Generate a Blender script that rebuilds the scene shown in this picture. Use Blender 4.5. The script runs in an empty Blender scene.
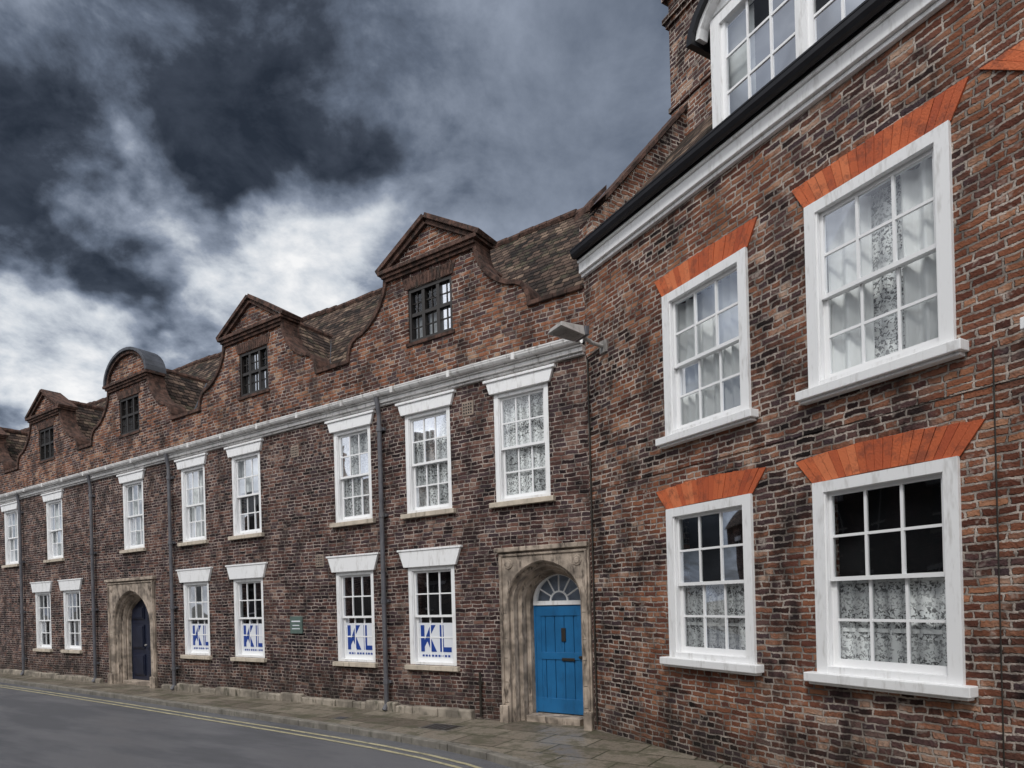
import bpy, math, random
from mathutils import Matrix, Vector
random.seed(7)
scene=bpy.context.scene
COL=scene.collection

# ------------------------------------------------------------------ node helpers
class NT:
    def __init__(s,mat):
        s.t=mat.node_tree; s.n=s.t.nodes; s.l=s.t.links
    def new(s,typ,**k):
        nd=s.n.new(typ)
        for a,b in k.items(): setattr(nd,a,b)
        return nd
    def put(s,sock,v):
        if isinstance(v,bpy.types.NodeSocket): s.l.new(v,sock)
        else: sock.default_value=v
    def m(s,op,a,b=0.0,c=None,clamp=False):
        nd=s.new('ShaderNodeMath',operation=op); nd.use_clamp=clamp
        s.put(nd.inputs[0],a); s.put(nd.inputs[1],b)
        if c is not None: s.put(nd.inputs[2],c)
        return nd.outputs[0]
    def vm(s,op,a,b=(0,0,0),scale=None):
        nd=s.new('ShaderNodeVectorMath',operation=op)
        s.put(nd.inputs[0],a)
        if scale is not None: s.put(nd.inputs['Scale'],scale)
        else: s.put(nd.inputs[1],b)
        return nd
    def mix(s,f,a,b,mode='MIX'):
        nd=s.new('ShaderNodeMix',data_type='RGBA',blend_type=mode)
        s.put(nd.inputs['Factor'],f); s.put(nd.inputs['A'],a); s.put(nd.inputs['B'],b)
        return nd.outputs['Result']
    def noise(s,vec,scale,detail=3,rough=.55,dist=0,out='Fac'):
        nd=s.new('ShaderNodeTexNoise'); s.put(nd.inputs['Vector'],vec)
        nd.inputs['Scale'].default_value=scale; nd.inputs['Detail'].default_value=detail
        nd.inputs['Roughness'].default_value=rough; nd.inputs['Distortion'].default_value=dist
        return nd.outputs[out]
    def ramp(s,f,stops,interp='LINEAR'):
        nd=s.new('ShaderNodeValToRGB'); s.put(nd.inputs[0],f); r=nd.color_ramp; r.interpolation=interp
        while len(r.elements)<len(stops): r.elements.new(0.5)
        for e,(p,c) in zip(r.elements,stops):
            e.position=p; e.color=(c,c,c,1) if isinstance(c,(int,float)) else (*c,1)
        return nd.outputs[0]
    def mr(s,v,a,b,c=0.,d=1.,t='SMOOTHSTEP'):
        nd=s.new('ShaderNodeMapRange',interpolation_type=t)
        s.put(nd.inputs[0],v)
        for i,x in zip((1,2,3,4),(a,b,c,d)): s.put(nd.inputs[i],x)
        return nd.outputs[0]
    def comb(s,x,y,z):
        nd=s.new('ShaderNodeCombineXYZ')
        for i,v in enumerate((x,y,z)): s.put(nd.inputs[i],v)
        return nd.outputs[0]
def newmat(name):
    m=bpy.data.materials.new(name); m.use_nodes=True
    t=NT(m); b=t.n['Principled BSDF']; return m,t,b
def bump(t,b,h,strength,dist=.01):
    nd=t.new('ShaderNodeBump'); t.put(nd.inputs['Height'],h)
    nd.inputs['Strength'].default_value=strength; nd.inputs['Distance'].default_value=dist
    t.l.new(nd.outputs[0],b.inputs['Normal'])
def simple(name,col,rough=.6,var=.15,scale=6,spec=.4,metal=0,dirt=None,bs=0):
    m,t,b=newmat(name)
    o=t.new('ShaderNodeTexCoord').outputs['Object']
    c2=tuple(max(0,c*(1-var*2)) for c in col)
    c=t.mix(t.mr(t.noise(o,scale,2,.65),.3,.7),(*c2,1),(*col,1)) if var>.06 else (*col,1)
    if dirt:
        n2=t.noise(t.vm('MULTIPLY',o,(9,9,2.2)).outputs[0],1.2,3,.75)
        c=t.mix(t.m('MULTIPLY',t.mr(n2,.5,.72),dirt[1]),c,(*dirt[0],1))
    t.put(b.inputs['Base Color'],c)
    b.inputs['Roughness'].default_value=rough; b.inputs['Specular IOR Level'].default_value=spec
    b.inputs['Metallic'].default_value=metal
    if bs: bump(t,b,t.noise(o,scale*8,1,.6),bs,.01)
    return m

def brick_mat(name,palA,mortar,palB=None,zsplit=None,patch=None,h=.069,w=.228,mw=.005,darkpatch=.5,seed=0.0,limeamt=.35):
    m,t,b=newmat(name)
    o=t.new('ShaderNodeTexCoord').outputs['Object']
    o=t.vm('ADD',o,(seed,0,0)).outputs[0]
    wob=t.noise(o,7,0,.5,out='Color')
    p=t.vm('ADD',o,t.vm('SCALE',t.vm('SUBTRACT',wob,(.5,.5,.5)).outputs[0],scale=.028).outputs[0]).outputs[0]
    sp=t.new('ShaderNodeSeparateXYZ'); t.put(sp.inputs[0],p)
    u=t.m('ADD',sp.outputs[0],sp.outputs[1]); v=sp.outputs[2]
    v=t.m('ADD',v,t.m('MULTIPLY',t.m('SINE',t.m('MULTIPLY',u,.9)),.018))
    vr=t.m('DIVIDE',v,h); row=t.m('FLOOR',vr); fv=t.m('MULTIPLY',t.m('FRACT',vr),h)
    wn=t.new('ShaderNodeTexWhiteNoise',noise_dimensions='1D'); t.put(wn.inputs['W'],row)
    par=t.m('GREATER_THAN',wn.outputs['Value'],.55)
    ww=t.m('SUBTRACT',w,t.m('MULTIPLY',par,w*.45))
    uu=t.m('DIVIDE',t.m('ADD',u,t.m('MULTIPLY',wn.outputs['Value'],3.7)),ww)
    col=t.m('FLOOR',uu); fu=t.m('MULTIPLY',t.m('FRACT',uu),ww)
    du=t.m('MINIMUM',fu,t.m('SUBTRACT',ww,fu)); dv=t.m('MINIMUM',fv,t.m('SUBTRACT',h,fv))
    d=t.m('MINIMUM',du,dv)
    fine=t.noise(o,36,1,.65); med=t.noise(o,3.3,2,.65); big=t.noise(o,.7,2,.65)
    thr=t.m('ADD',mw,t.m('MULTIPLY',t.m('SUBTRACT',fine,.45),.024))
    mask=t.mr(d,thr,t.m('ADD',thr,.005),t='LINEAR')
    idn=t.new('ShaderNodeTexWhiteNoise',noise_dimensions='3D'); t.put(idn.inputs['Vector'],t.comb(col,row,par))
    rnd=idn.outputs['Value']
    f=t.m('ADD',t.m('MULTIPLY',rnd,.80),t.m('MULTIPLY',t.m('SUBTRACT',big,.42),1.15),clamp=True)
    f=t.m('ADD',f,t.m('MULTIPLY',t.m('SUBTRACT',med,.5),1.0),clamp=True)
    cA=t.ramp(f,palA)
    if palB:
        cB=t.ramp(f,palB)
        edge=t.m('ADD',v,t.m('MULTIPLY',t.m('SUBTRACT',med,.5),.5))
        cA=t.mix(t.mr(edge,zsplit-.02,zsplit+.02),cA,cB)
    # some bricks burnt purple-grey, independent of the red range
    idc=t.new('ShaderNodeSeparateColor'); t.put(idc.inputs[0],idn.outputs['Color'])
    cA=t.mix(t.m('MULTIPLY',t.m('GREATER_THAN',idc.outputs[1],.74),.75),cA,(.075,.05,.056,1))
    soot=t.mr(t.noise(t.vm('MULTIPLY',o,(1.2,1.2,.75)).outputs[0],1.3,4,.74),.47,.63)
    br=t.mix(t.m('MULTIPLY',soot,darkpatch),cA,(.018,.013,.013,1))
    br=t.mix(t.m('MULTIPLY',t.mr(fine,.4,.7),.55),br,t.mix(.66,br,(.010,.008,.007,1)))
    if patch:
        pn=t.mr(t.noise(t.vm('ADD',o,(31,0,7)).outputs[0],.8,2,.5),.52,.6)
        br=t.mix(t.m('MULTIPLY',pn,.6),br,t.ramp(rnd,patch))
    mort=t.mix(t.mr(med,.38,.62),(*[x*.42 for x in mortar],1),(*mortar,1))
    mort=t.mix(t.m('MULTIPLY',soot,.6),mort,(.04,.033,.03,1))
    lime=t.m('MULTIPLY',t.mr(t.noise(o,4.5,3,.85),.56,.70),limeamt)
    br=t.mix(lime,br,(*mortar,1))
    c=t.mix(mask,mort,br)
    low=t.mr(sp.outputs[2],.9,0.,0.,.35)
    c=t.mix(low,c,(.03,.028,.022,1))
    t.put(b.inputs['Base Color'],c)
    b.inputs['Roughness'].default_value=.85; b.inputs['Specular IOR Level'].default_value=.15
    hgt=t.m('ADD',t.m('MULTIPLY',mask,t.m('ADD',.7,t.m('MULTIPLY',rnd,.5))),t.m('MULTIPLY',fine,.6))
    bump(t,b,hgt,1.,.02)
    return m

def tile_mat(name,axis,h=.12,w=.17):
    m,t,b=newmat(name)
    o=t.new('ShaderNodeTexCoord').outputs['Object']
    p=t.vm('ADD',o,t.vm('SCALE',t.vm('SUBTRACT',t.noise(o,4,1,out='Color'),(.5,.5,.5)).outputs[0],scale=.08).outputs[0]).outputs[0]
    sp=t.new('ShaderNodeSeparateXYZ'); t.put(sp.inputs[0],p)
    u=sp.outputs[axis]; vr=t.m('DIVIDE',sp.outputs[2],h); row=t.m('FLOOR',vr); fv=t.m('FRACT',vr)
    uu=t.m('DIVIDE',t.m('ADD',u,t.m('MULTIPLY',t.m('MODULO',row,2.),w/2)),w); col=t.m('FLOOR',uu); fu=t.m('FRACT',uu)
    wn=t.new('ShaderNodeTexWhiteNoise'); t.put(wn.inputs['Vector'],t.comb(col,row,0.))
    f=t.m('ADD',t.m('MULTIPLY',wn.outputs['Value'],.8),t.m('MULTIPLY',t.m('SUBTRACT',t.noise(o,1.2,3,.7),.44),1.5),clamp=True)
    c=t.ramp(f,[(0,(.014,.011,.010)),(.35,(.046,.032,.026)),(.7,(.10,.066,.050)),(1,(.21,.15,.11))])
    c=t.mix(t.m('MULTIPLY',t.mr(t.noise(o,2.2,4,.75),.52,.66),.5),c,(.085,.085,.05,1))
    edge=t.m('MULTIPLY',t.mr(fv,0.,.35),t.mr(t.m('MINIMUM',fu,t.m('SUBTRACT',1.,fu)),.0,.06))
    c=t.mix(edge,(.005,.004,.004,1),c)
    t.put(b.inputs['Base Color'],c); b.inputs['Roughness'].default_value=.85; b.inputs['Specular IOR Level'].default_value=.2
    bump(t,b,t.m('MULTIPLY',edge,t.m('SUBTRACT',1.3,fv)),1.,.035)
    return m

LW=[(0,(.012,.008,.010)),(.2,(.034,.019,.020)),(.4,(.073,.037,.034)),(.58,(.115,.056,.047)),(.76,(.18,.088,.068)),(1,(.29,.19,.15))]
LG=[(0,(.03,.014,.013)),(.22,(.09,.038,.028)),(.45,(.185,.074,.045)),(.7,(.29,.115,.063)),(1,(.40,.24,.155))]
RW=[(0,(.014,.010,.010)),(.18,(.043,.023,.021)),(.38,(.112,.052,.039)),(.58,(.195,.084,.054)),(.78,(.29,.13,.079)),(1,(.46,.31,.23))]
M={}
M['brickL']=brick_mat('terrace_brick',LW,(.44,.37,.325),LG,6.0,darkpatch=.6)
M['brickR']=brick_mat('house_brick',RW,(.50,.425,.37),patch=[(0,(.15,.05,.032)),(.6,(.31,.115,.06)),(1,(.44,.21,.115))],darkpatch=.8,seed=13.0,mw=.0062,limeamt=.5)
M['tileX']=tile_mat('roof_tiles',0); M['tileY']=tile_mat('roof_tiles_cross',1)
M['white']=simple('white_paint',(.86,.86,.86),.45,.03,3,dirt=((.38,.36,.33),.4))
M['whitebar']=simple('white_sash_paint',(.86,.86,.86),.45,.03,3)
M['cornice']=simple('cornice_paint',(.80,.785,.77),.6,.1,3,dirt=((.2,.18,.16),.65))
M['stone']=simple('limestone',(.50,.41,.33),.85,.32,3.5,dirt=((.07,.055,.045),.95),bs=.7)
M['sillstone']=simple('sill_stone',(.60,.52,.42),.8,.12,4,dirt=((.2,.17,.13),.7),bs=.3)
M['plinth']=simple('plinth_stone',(.38,.33,.27),.9,.28,3,dirt=((.055,.055,.035),.9),bs=.7)
M['dark']=simple('dark_interior',(.012,.012,.014),.9,.05,2)
M['blackpaint']=simple('black_window_paint',(.022,.018,.016),.4,.05,4)
M['pipe']=simple('grey_cast_iron',(.13,.13,.145),.5,.15,5,dirt=((.2,.19,.18),.4))
M['gutter']=simple('dark_gutter',(.018,.018,.022),.45,.15,5)
M['lead']=simple('lead_flashing',(.08,.085,.10),.5,.2,3)
M['blue']=simple('blue_door_paint',(.018,.145,.34),.42,.1,3,dirt=((.012,.075,.18),.5),bs=.12)
M['navy']=simple('navy_door_paint',(.014,.018,.040),.4,.15,3)
M['coping']=simple('brick_coping',(.12,.064,.047),.9,.38,7,dirt=((.02,.018,.015),.9),bs=.8)
M['brown']=simple('dark_metal',(.03,.025,.02),.5,.05,5)
M['plaque']=simple('plaque_green',(.12,.17,.15),.4,.1,9)
M['vent']=simple('terracotta_vent',(.33,.26,.21),.8,.15,9)
M['lamp']=simple('floodlight_casing',(.42,.40,.38),.45,.1,5,dirt=((.12,.11,.1),.7))
M['signblue']=simple('sign_blue',(.012,.05,.27),.5,.05,5)
M['signwhite']=simple('sign_white',(.74,.76,.80),.5,.05,5)
M['signpale']=simple('fanlight_backing',(.30,.34,.42),.5,.1,5)
def orange_mat():
    m,t,b=newmat('gauged_orange_brick')
    o=t.new('ShaderNodeTexCoord').outputs['Object']
    g=t.new('ShaderNodeNewGeometry').outputs['Random Per Island']
    c=t.ramp(g,[(0,(.42,.082,.03)),(.5,(.58,.135,.046)),(1,(.68,.20,.08))])
    c=t.mix(t.m('MULTIPLY',t.mr(t.noise(o,5,4,.8),.46,.66),.65),c,(.20,.055,.03,1))
    t.put(b.inputs['Base Color'],c); b.inputs['Roughness'].default_value=.8
    bump(t,b,t.noise(o,60,1),.5,.01); return m
M['orange']=orange_mat()
M['mortar']=simple('lime_mortar',(.26,.13,.08),.9,.2,8)
def glass_mat(name,base,k,tint):
    m,t,b=newmat(name); t.n.remove(b)
    o=t.new('ShaderNodeTexCoord').outputs['Object']
    bp=t.new('ShaderNodeBump'); t.put(bp.inputs['Height'],t.noise(o,1.6,0,.4)); bp.inputs['Strength'].default_value=.12; bp.inputs['Distance'].default_value=.05
    gl=t.new('ShaderNodeBsdfGlossy'); gl.inputs['Roughness'].default_value=.02; gl.inputs['Color'].default_value=(.93,.95,1,1)
    t.l.new(bp.outputs[0],gl.inputs['Normal'])
    tr=t.new('ShaderNodeBsdfTransparent'); tr.inputs['Color'].default_value=tint
    fr=t.new('ShaderNodeFresnel'); fr.inputs[0].default_value=1.5
    mx=t.new('ShaderNodeMixShader'); t.put(mx.inputs[0],t.m('ADD',t.m('MULTIPLY',fr.outputs[0],k),base,clamp=True))
    t.l.new(tr.outputs[0],mx.inputs[1]); t.l.new(gl.outputs[0],mx.inputs[2])
    t.l.new(mx.outputs[0],t.n['Material Output'].inputs[0]); return m
M['glass']=glass_mat('window_glass',.02,.65,(.95,.97,.97,1))
def cloth(name,kind):
    m,t,b=newmat(name); b.inputs['Roughness'].default_value=.9
    o=t.new('ShaderNodeTexCoord').outputs['Object']
    if kind=='lace':
        n=t.noise(o,34,2,.6,.8); g=t.mr(n,.43,.5,.38,1.)
        sp=t.new('ShaderNodeSeparateXYZ'); t.put(sp.inputs[0],o)
        band=t.mr(t.m('SINE',t.m('MULTIPLY',sp.outputs[2],14.)),.2,.8,0.,.4)
        f=t.m('ADD',g,band,clamp=True)
        fold_shade=t.m('ADD',.80,t.m('MULTIPLY',t.m('SINE',t.m('MULTIPLY',sp.outputs[0],42.)),.2))  # shading of the folds, painted into the lace colour as stripes
        c=t.mix(t.m('MULTIPLY',fold_shade,t.m('MULTIPLY_ADD',g,.7,.3)),(.08,.08,.09,1),(.92,.92,.91,1)); t.put(b.inputs['Base Color'],c); t.put(b.inputs['Alpha'],f)
    else:
        t.put(b.inputs['Base Color'],(.80,.80,.79,1)); b.inputs['Alpha'].default_value=1.0
    return m
M['lace']=cloth('lace_curtain','lace'); M['net']=cloth('net_curtain','net')
M['blind']=simple('roller_blind',(.62,.63,.63),.9,.05,2)

# ------------------------------------------------------------------ mesh builder
import bmesh
class MB:
    weld=False
    def __init__(s): s.v=[];s.f=[];s.mi=[];s.ms=[]
    def mat(s,k):
        if k not in s.ms: s.ms.append(k)
        return s.ms.index(k)
    def face(s,pts,k):
        i=len(s.v); s.v+= [tuple(p) for p in pts]; s.f.append(tuple(range(i,i+len(pts)))); s.mi.append(s.mat(k))
    def box(s,x0,x1,y0,y1,z0,z1,k):
        x0,x1=min(x0,x1),max(x0,x1); y0,y1=min(y0,y1),max(y0,y1); z0,z1=min(z0,z1),max(z0,z1)
        i=len(s.v); s.v+=[(x0,y0,z0),(x1,y0,z0),(x1,y1,z0),(x0,y1,z0),(x0,y0,z1),(x1,y0,z1),(x1,y1,z1),(x0,y1,z1)]
        for q in ((0,3,2,1),(4,5,6,7),(0,1,5,4),(1,2,6,5),(2,3,7,6),(3,0,4,7)):
            s.f.append(tuple(i+a for a in q)); s.mi.append(s.mat(k))
    def prism(s,poly,y0,y1,k):
        n=len(poly); i=len(s.v)
        s.v+=[(x,y0,z) for x,z in poly]+[(x,y1,z) for x,z in poly]
        s.f.append(tuple(range(i,i+n))); s.f.append(tuple(range(i+2*n-1,i+n-1,-1))); s.mi+=[s.mat(k)]*2
        for a in range(n):
            b=(a+1)%n; s.f.append((i+a,i+n+a,i+n+b,i+b)); s.mi.append(s.mat(k))
    def hexa(s,a,b,k):
        i=len(s.v); s.v+=list(a)+list(b)
        for q in ((0,1,2,3),(7,6,5,4),(0,4,5,1),(1,5,6,2),(2,6,7,3),(3,7,4,0)):
            s.f.append(tuple(i+c for c in q)); s.mi.append(s.mat(k))
    def tube(s,p,q,r,k,n=10):
        p=Vector(p);q=Vector(q);d=(q-p).normalized(); a=d.orthogonal().normalized(); b=d.cross(a); i=len(s.v)
        for c in (p,q):
            for j in range(n):
                t=2*math.pi*j/n; s.v.append(tuple(c+(a*math.cos(t)+b*math.sin(t))*r))
        for j in range(n):
            l=(j+1)%n; s.f.append((i+j,i+l,i+n+l,i+n+j)); s.mi.append(s.mat(k))
        s.f.append(tuple(i+j for j in range(n-1,-1,-1))); s.f.append(tuple(i+n+j for j in range(n))); s.mi+=[s.mat(k)]*2
    def done(s,name,parent=None,bevel=0):
        me=bpy.data.meshes.new(name); me.from_pydata(s.v,[],s.f)
        for k in s.ms: me.materials.append(M[k])
        me.polygons.foreach_set('material_index',s.mi)
        bm=bmesh.new(); bm.from_mesh(me)
        if s.weld: bmesh.ops.remove_doubles(bm,verts=bm.verts,dist=.0001)
        bmesh.ops.recalc_face_normals(bm,faces=bm.faces); bm.to_mesh(me); bm.free()
        o=bpy.data.objects.new(name,me); COL.objects.link(o)
        if parent: o.parent=parent
        if bevel:
            md=o.modifiers.new('bevel','BEVEL'); md.width=bevel; md.segments=2; md.limit_method='ANGLE'
        return o
def empty(name,loc=(0,0,0),rot=0):
    e=bpy.data.objects.new(name,None); COL.objects.link(e); e.location=loc; e.rotation_euler=(0,0,rot); return e
CX,CY=1.217,9.983
RL=math.atan2(-.5557,.8314); RR_=math.atan2(-.8739,.4861)
terrace=empty('brick_terrace_with_dutch_gables',(CX,CY,0),RL)
house=empty('georgian_brick_house',(CX,CY,0),RR_)

def interp(prof,x):
    for (a,za),(b,zb) in zip(prof,prof[1:]):
        if a<=x<=b: return za+(zb-za)*(x-a)/(b-a) if b>a else zb
    return prof[-1][1]
def wall(mb,prof,holes,k,y0=0,y1=.35,zb=-.2):
    xs=sorted(set([p[0] for p in prof]+[h[0] for h in holes]+[h[1] for h in holes]))
    for a,b in zip(xs,xs[1:]):
        if b-a<1e-6: continue
        m=(a+b)/2; za=interp(prof,a+1e-5); zc=interp(prof,b-1e-5)
        hs=sorted([h for h in holes if h[0]<m<h[1]],key=lambda h:h[2]); z=zb
        for h in hs:
            mb.face([(a,y0,z),(b,y0,z),(b,y0,h[2]),(a,y0,h[2])],k); z=h[3]
        mb.face([(a,y0,z),(b,y0,z),(b,y0,zc),(a,y0,za)],k)
        if za>6.9 or zc>6.9: mb.face([(a,y1,6.3),(a,y1,za),(b,y1,zc),(b,y1,6.3)],k)
        mb.face([(a,y0,za),(b,y0,zc),(b,y1,zc),(a,y1,za)],k)
    for (a,b,c,d) in holes:
        mb.face([(a,y0,c),(a,y0,d),(a,y1,d),(a,y1,c)],k); mb.face([(b,y0,c),(b,y1,c),(b,y1,d),(b,y0,d)],k)
        mb.face([(a,y0,d),(b,y0,d),(b,y1,d),(a,y1,d)],k)
        if c>.5: mb.face([(a,y0,c),(a,y1,c),(b,y1,c),(b,y0,c)],k)

def sash(parent,x0,x1,z0,z1,cols=3,rows=(2,2),y=.0,cas=.085,inner=None,proud=.02,name='sash_window',bar=.024):
    mb=MB(); y0=y-proud; y1=y+.15
    e=.008
    mb.box(x0-e,x0+cas,y0,y1,z0-e,z1+e,'white'); mb.box(x1-cas,x1+e,y0,y1,z0-e,z1+e,'white')
    mb.box(x0+cas,x1-cas,y0+.003,y1,z1-cas*.9,z1+e,'white'); mb.box(x0+cas,x1-cas,y0+.003,y1,z0-e,z0+cas*.55,'white')
    a,b=x0+cas,x1-cas; c,d=z0+cas*.55,z1-cas*.9; mid=(c+d)/2
    for xa,xb in ((a,a+.014),(b-.014,b)): mb.box(xa,xb,y0+.02,y+.03,c,d,'whitebar')
    for (lo,hi,yy,rw) in ((mid-.02,d,y+.035,rows[0]),(c,mid+.022,y+.08,rows[1])):
        st=.048; rl=.05
        mb.box(a,a+st,yy,yy+.04,lo,hi,'whitebar'); mb.box(b-st,b,yy,yy+.04,lo,hi,'whitebar')
        mb.box(a+st,b-st,yy+.001,yy+.039,hi-(.04),hi,'whitebar'); mb.box(a+st,b-st,yy+.001,yy+.039,lo,lo+(rl+.02 if lo==c else .04),'whitebar')
        A,B,Cc,D=a+st,b-st,lo+(rl+.02 if lo==c else .04),hi-.04
        for i in range(1,cols):
            x=A+(B-A)*i/cols; mb.box(x-bar/2,x+bar/2,yy+.004,yy+.034,Cc,D,'whitebar')
        for j in range(1,rw):
            z=Cc+(D-Cc)*j/rw; mb.box(A,B,yy+.006,yy+.032,z-bar/2,z+bar/2,'whitebar')
        for i in range(cols):
            for j in range(rw):
                xa=A+(B-A)*i/cols; xb=A+(B-A)*(i+1)/cols; za=Cc+(D-Cc)*j/rw; zb=Cc+(D-Cc)*(j+1)/rw
                r=[yy+.019+random.uniform(-.0014,.0014) for _ in range(3)]
                mb.face([(xa,r[0],za),(xb,r[1],za),(xb,r[1]+r[2]-r[0],zb),(xa,r[2],zb)],'glass')
    mb.done(name,parent)
    cu=MB()
    def curtain(xa,xb,za,zb,yy,k,amp=.018,wl=.09,n=None,scal=False):
        n=max(8,int((xb-xa)/.02)); ph=random.random()*6
        pts=[(xa+(xb-xa)*i/n, yy+amp*math.sin(ph+2*math.pi*(xa+(xb-xa)*i/n)/wl+.8*math.sin(i*.23+ph))) for i in range(n+1)]
        for (p,q),(r,s_) in zip(pts,pts[1:]): cu.face([(p,q,za),(r,s_,za),(r,s_,zb),(p,q,zb)],k)
    if inner=='lace': curtain(a,b,c,d,y+.14,'lace',.008,.3)
    elif inner=='net': curtain(a,b,c,d,y+.165,'net',.03,.15)
    elif inner=='half': curtain(a,b,c,mid,y+.145,'lace',.014,.16); curtain(a,b,mid-.05,mid+.0,y+.14,'net',.008,.1); curtain(a,b,c+.34,c+.38,y+.135,'net',.008,.1)
    elif inner=='drapes':
        w=(b-a); curtain(a,a+w*.40,c,d,y+.17,'net',.035,.15); curtain(b-w*.34,b,c,d,y+.17,'net',.035,.15); curtain(a+w*.3,b-w*.3,c,d,y+.22,'lace',.012,.2)
    elif inner=='blind': cu.face([(a,y+.15,mid+.1),(b,y+.15,mid+.1),(b,y+.15,d),(a,y+.15,d)],'blind')
    elif inner=='blindfull': cu.face([(a,y+.15,c),(b,y+.15,c),(b,y+.15,d),(a,y+.15,d)],'blind')
    elif inner=='sign':
        # vinyl panel and letters fixed to the outside of the lower sash glass, behind the glazing bars
        yy=(y+.0865,y+.092)
        cu.box(a+.05,b-.05,y+.0925,y+.0965,c+.072,c+.70,'signwhite')
        for i in range(9): cu.box(a+.12+i*.075,a+.165+i*.075,*yy,c+.09,c+.125,'signblue')
        t=.085; x=a+.09; z=c+.18; H_=.48
        cu.box(x,x+t,*yy,z,z+H_,'signblue')
        cu.prism([(x+t,z+.20),(x+.23,z+H_),(x+.35,z+H_),(x+t,z+.09)],*yy,'signblue'); cu.prism([(x+.12,z+.25),(x+.25,z),(x+.37,z),(x+.19,z+.33)],yy[0]-.0005,yy[1]+.0002,'signblue')
        cu.box(x+.45,x+.45+t,*yy,z,z+H_,'signblue'); cu.box(x+.45+t,x+.71,*yy,z,z+t,'signblue')
    if cu.f: cu.done('curtain' if inner!='sign' else 'window_lettering',parent)

# ------------------------------------------------------------------ TERRACE (left building), x = -s
up=[(1.73,.68,'lace'),(3.72,2.66,'lace'),(5.63,4.6,'lace'),(9.04,7.99,'blind'),(11.12,10.1,'net'),(13.96,12.9,'blindfull'),(18.65,17.55,'blindfull'),(21.85,20.75,'net'),(25.4,24.3,'net'),(28.5,27.4,'net')]
dn=[(3.74,2.65,'sign'),(5.67,4.62,'sign'),(9.09,8.0,'sign'),(11.15,10.06,'sign'),(17.65,16.55,None),(19.6,18.5,None),(24.4,23.3,None),(28.4,27.3,None)]
holes=[]
for a,b,_ in up: holes.append((-a,-b,3.62,5.42))
for a,b,_ in dn: holes.append((-a,-b,.88,2.65))
gc=[3.05,8.13,13.5,18.5,23.7,28.9]
for g in gc: holes.append((-g-.51,-g+.51,6.69,7.66))
doors=[(-1.66,-.06),(-14.82,-12.42)]
for d0,d1 in doors: holes.append((d0,d1,0.0,2.78))
PT=6.68
half_og=[(1.0,8.0),(1.02,7.86),(1.08,7.70),(1.18,7.52),(1.32,7.36),(1.5,7.22),(1.68,7.13),(1.82,7.1),(1.93,7.04),(2.0,6.94),(2.04,6.82),(2.05,PT)]
prof=[(-40,PT)]
copings=[]
for gi,g in sorted(enumerate(gc),key=lambda t:-t[1]):
    L_=[(-g-x,z) for x,z in reversed(half_og)]; R_=[(-g+x,z) for x,z in half_og]
    if gi==2:
        cap=[(-g+.98*math.sin(t),8.12+.66*math.cos(t)**1.0) for t in [math.radians(q) for q in range(-84,85,12)]]
        top=[(-g-.99,8.1)]+cap+[(-g+.99,8.1)]
    else: top=[(-g-.99,8.16),(-g,8.74),(-g+.99,8.16)]
    prof+=L_+top+R_
    copings.append((gi,g,L_,top,R_))
prof.append((0.0,PT))
mb=MB(); wall(mb,prof,holes,'brickL')
def backing(mb,x0,x1,y,z0,z1,ex):
    xs=[x0]
    for a,b in sorted(ex): xs+=[a,b]
    xs.append(x1)
    for i in range(0,len(xs),2):
        if xs[i+1]>xs[i]: mb.face([(xs[i],y,z0),(xs[i+1],y,z0),(xs[i+1],y,z1),(xs[i],y,z1)],'dark')
backing(mb,-40,0,.352,-.2,2.8,doors); mb.face([(-40,.352,2.8),(0,.352,2.8),(0,.352,6.25),(-40,.352,6.25)],'dark')
for g in gc: mb.face([(-g-.7,.356,6.25),(-g+.7,.356,6.25),(-g+.7,.356,7.75),(-g-.7,.356,7.75)],'dark')
for g in gc: mb.face([(-g-.6,.345,6.6),(-g+.6,.345,6.6),(-g+.6,.345,7.72),(-g-.6,.345,7.72)],'dark')
mb.done('front_wall',terrace)
def ribbon(mb,pts,th,y0,y1,k,ext=0):
    n=len(pts); nor=[]
    for i in range(n):
        a=pts[max(0,i-1)]; b=pts[min(n-1,i+1)]; dx,dz=b[0]-a[0],b[1]-a[1]; l=math.hypot(dx,dz) or 1; nor.append((-dz/l,dx/l))
    for i in range(n-1):
        (x,z),(X,Z)=pts[i],pts[i+1]; p,q=nor[i],nor[i+1]; e=.006
        mb.hexa([(x-p[0]*e,y0,z-p[1]*e),(X-q[0]*e,y0,Z-q[1]*e),(X+q[0]*th,y0,Z+q[1]*th),(x+p[0]*th,y0,z+p[1]*th)],
                [(x-p[0]*e,y1,z-p[1]*e),(X-q[0]*e,y1,Z-q[1]*e),(X+q[0]*th,y1,Z+q[1]*th),(x+p[0]*th,y1,z+p[1]*th)],k)
mb=MB(); prev=-40
def longcop(mb,x0,x1):
    x=x0
    while x<x1-.01:
        X=min(x+.24,x1); j=random.uniform(-.008,.012); mb.box(x+.003,X-.003,-.05+random.uniform(-.008,.008),.4,PT-.01,PT+.065+j,'coping'); x=X
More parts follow.
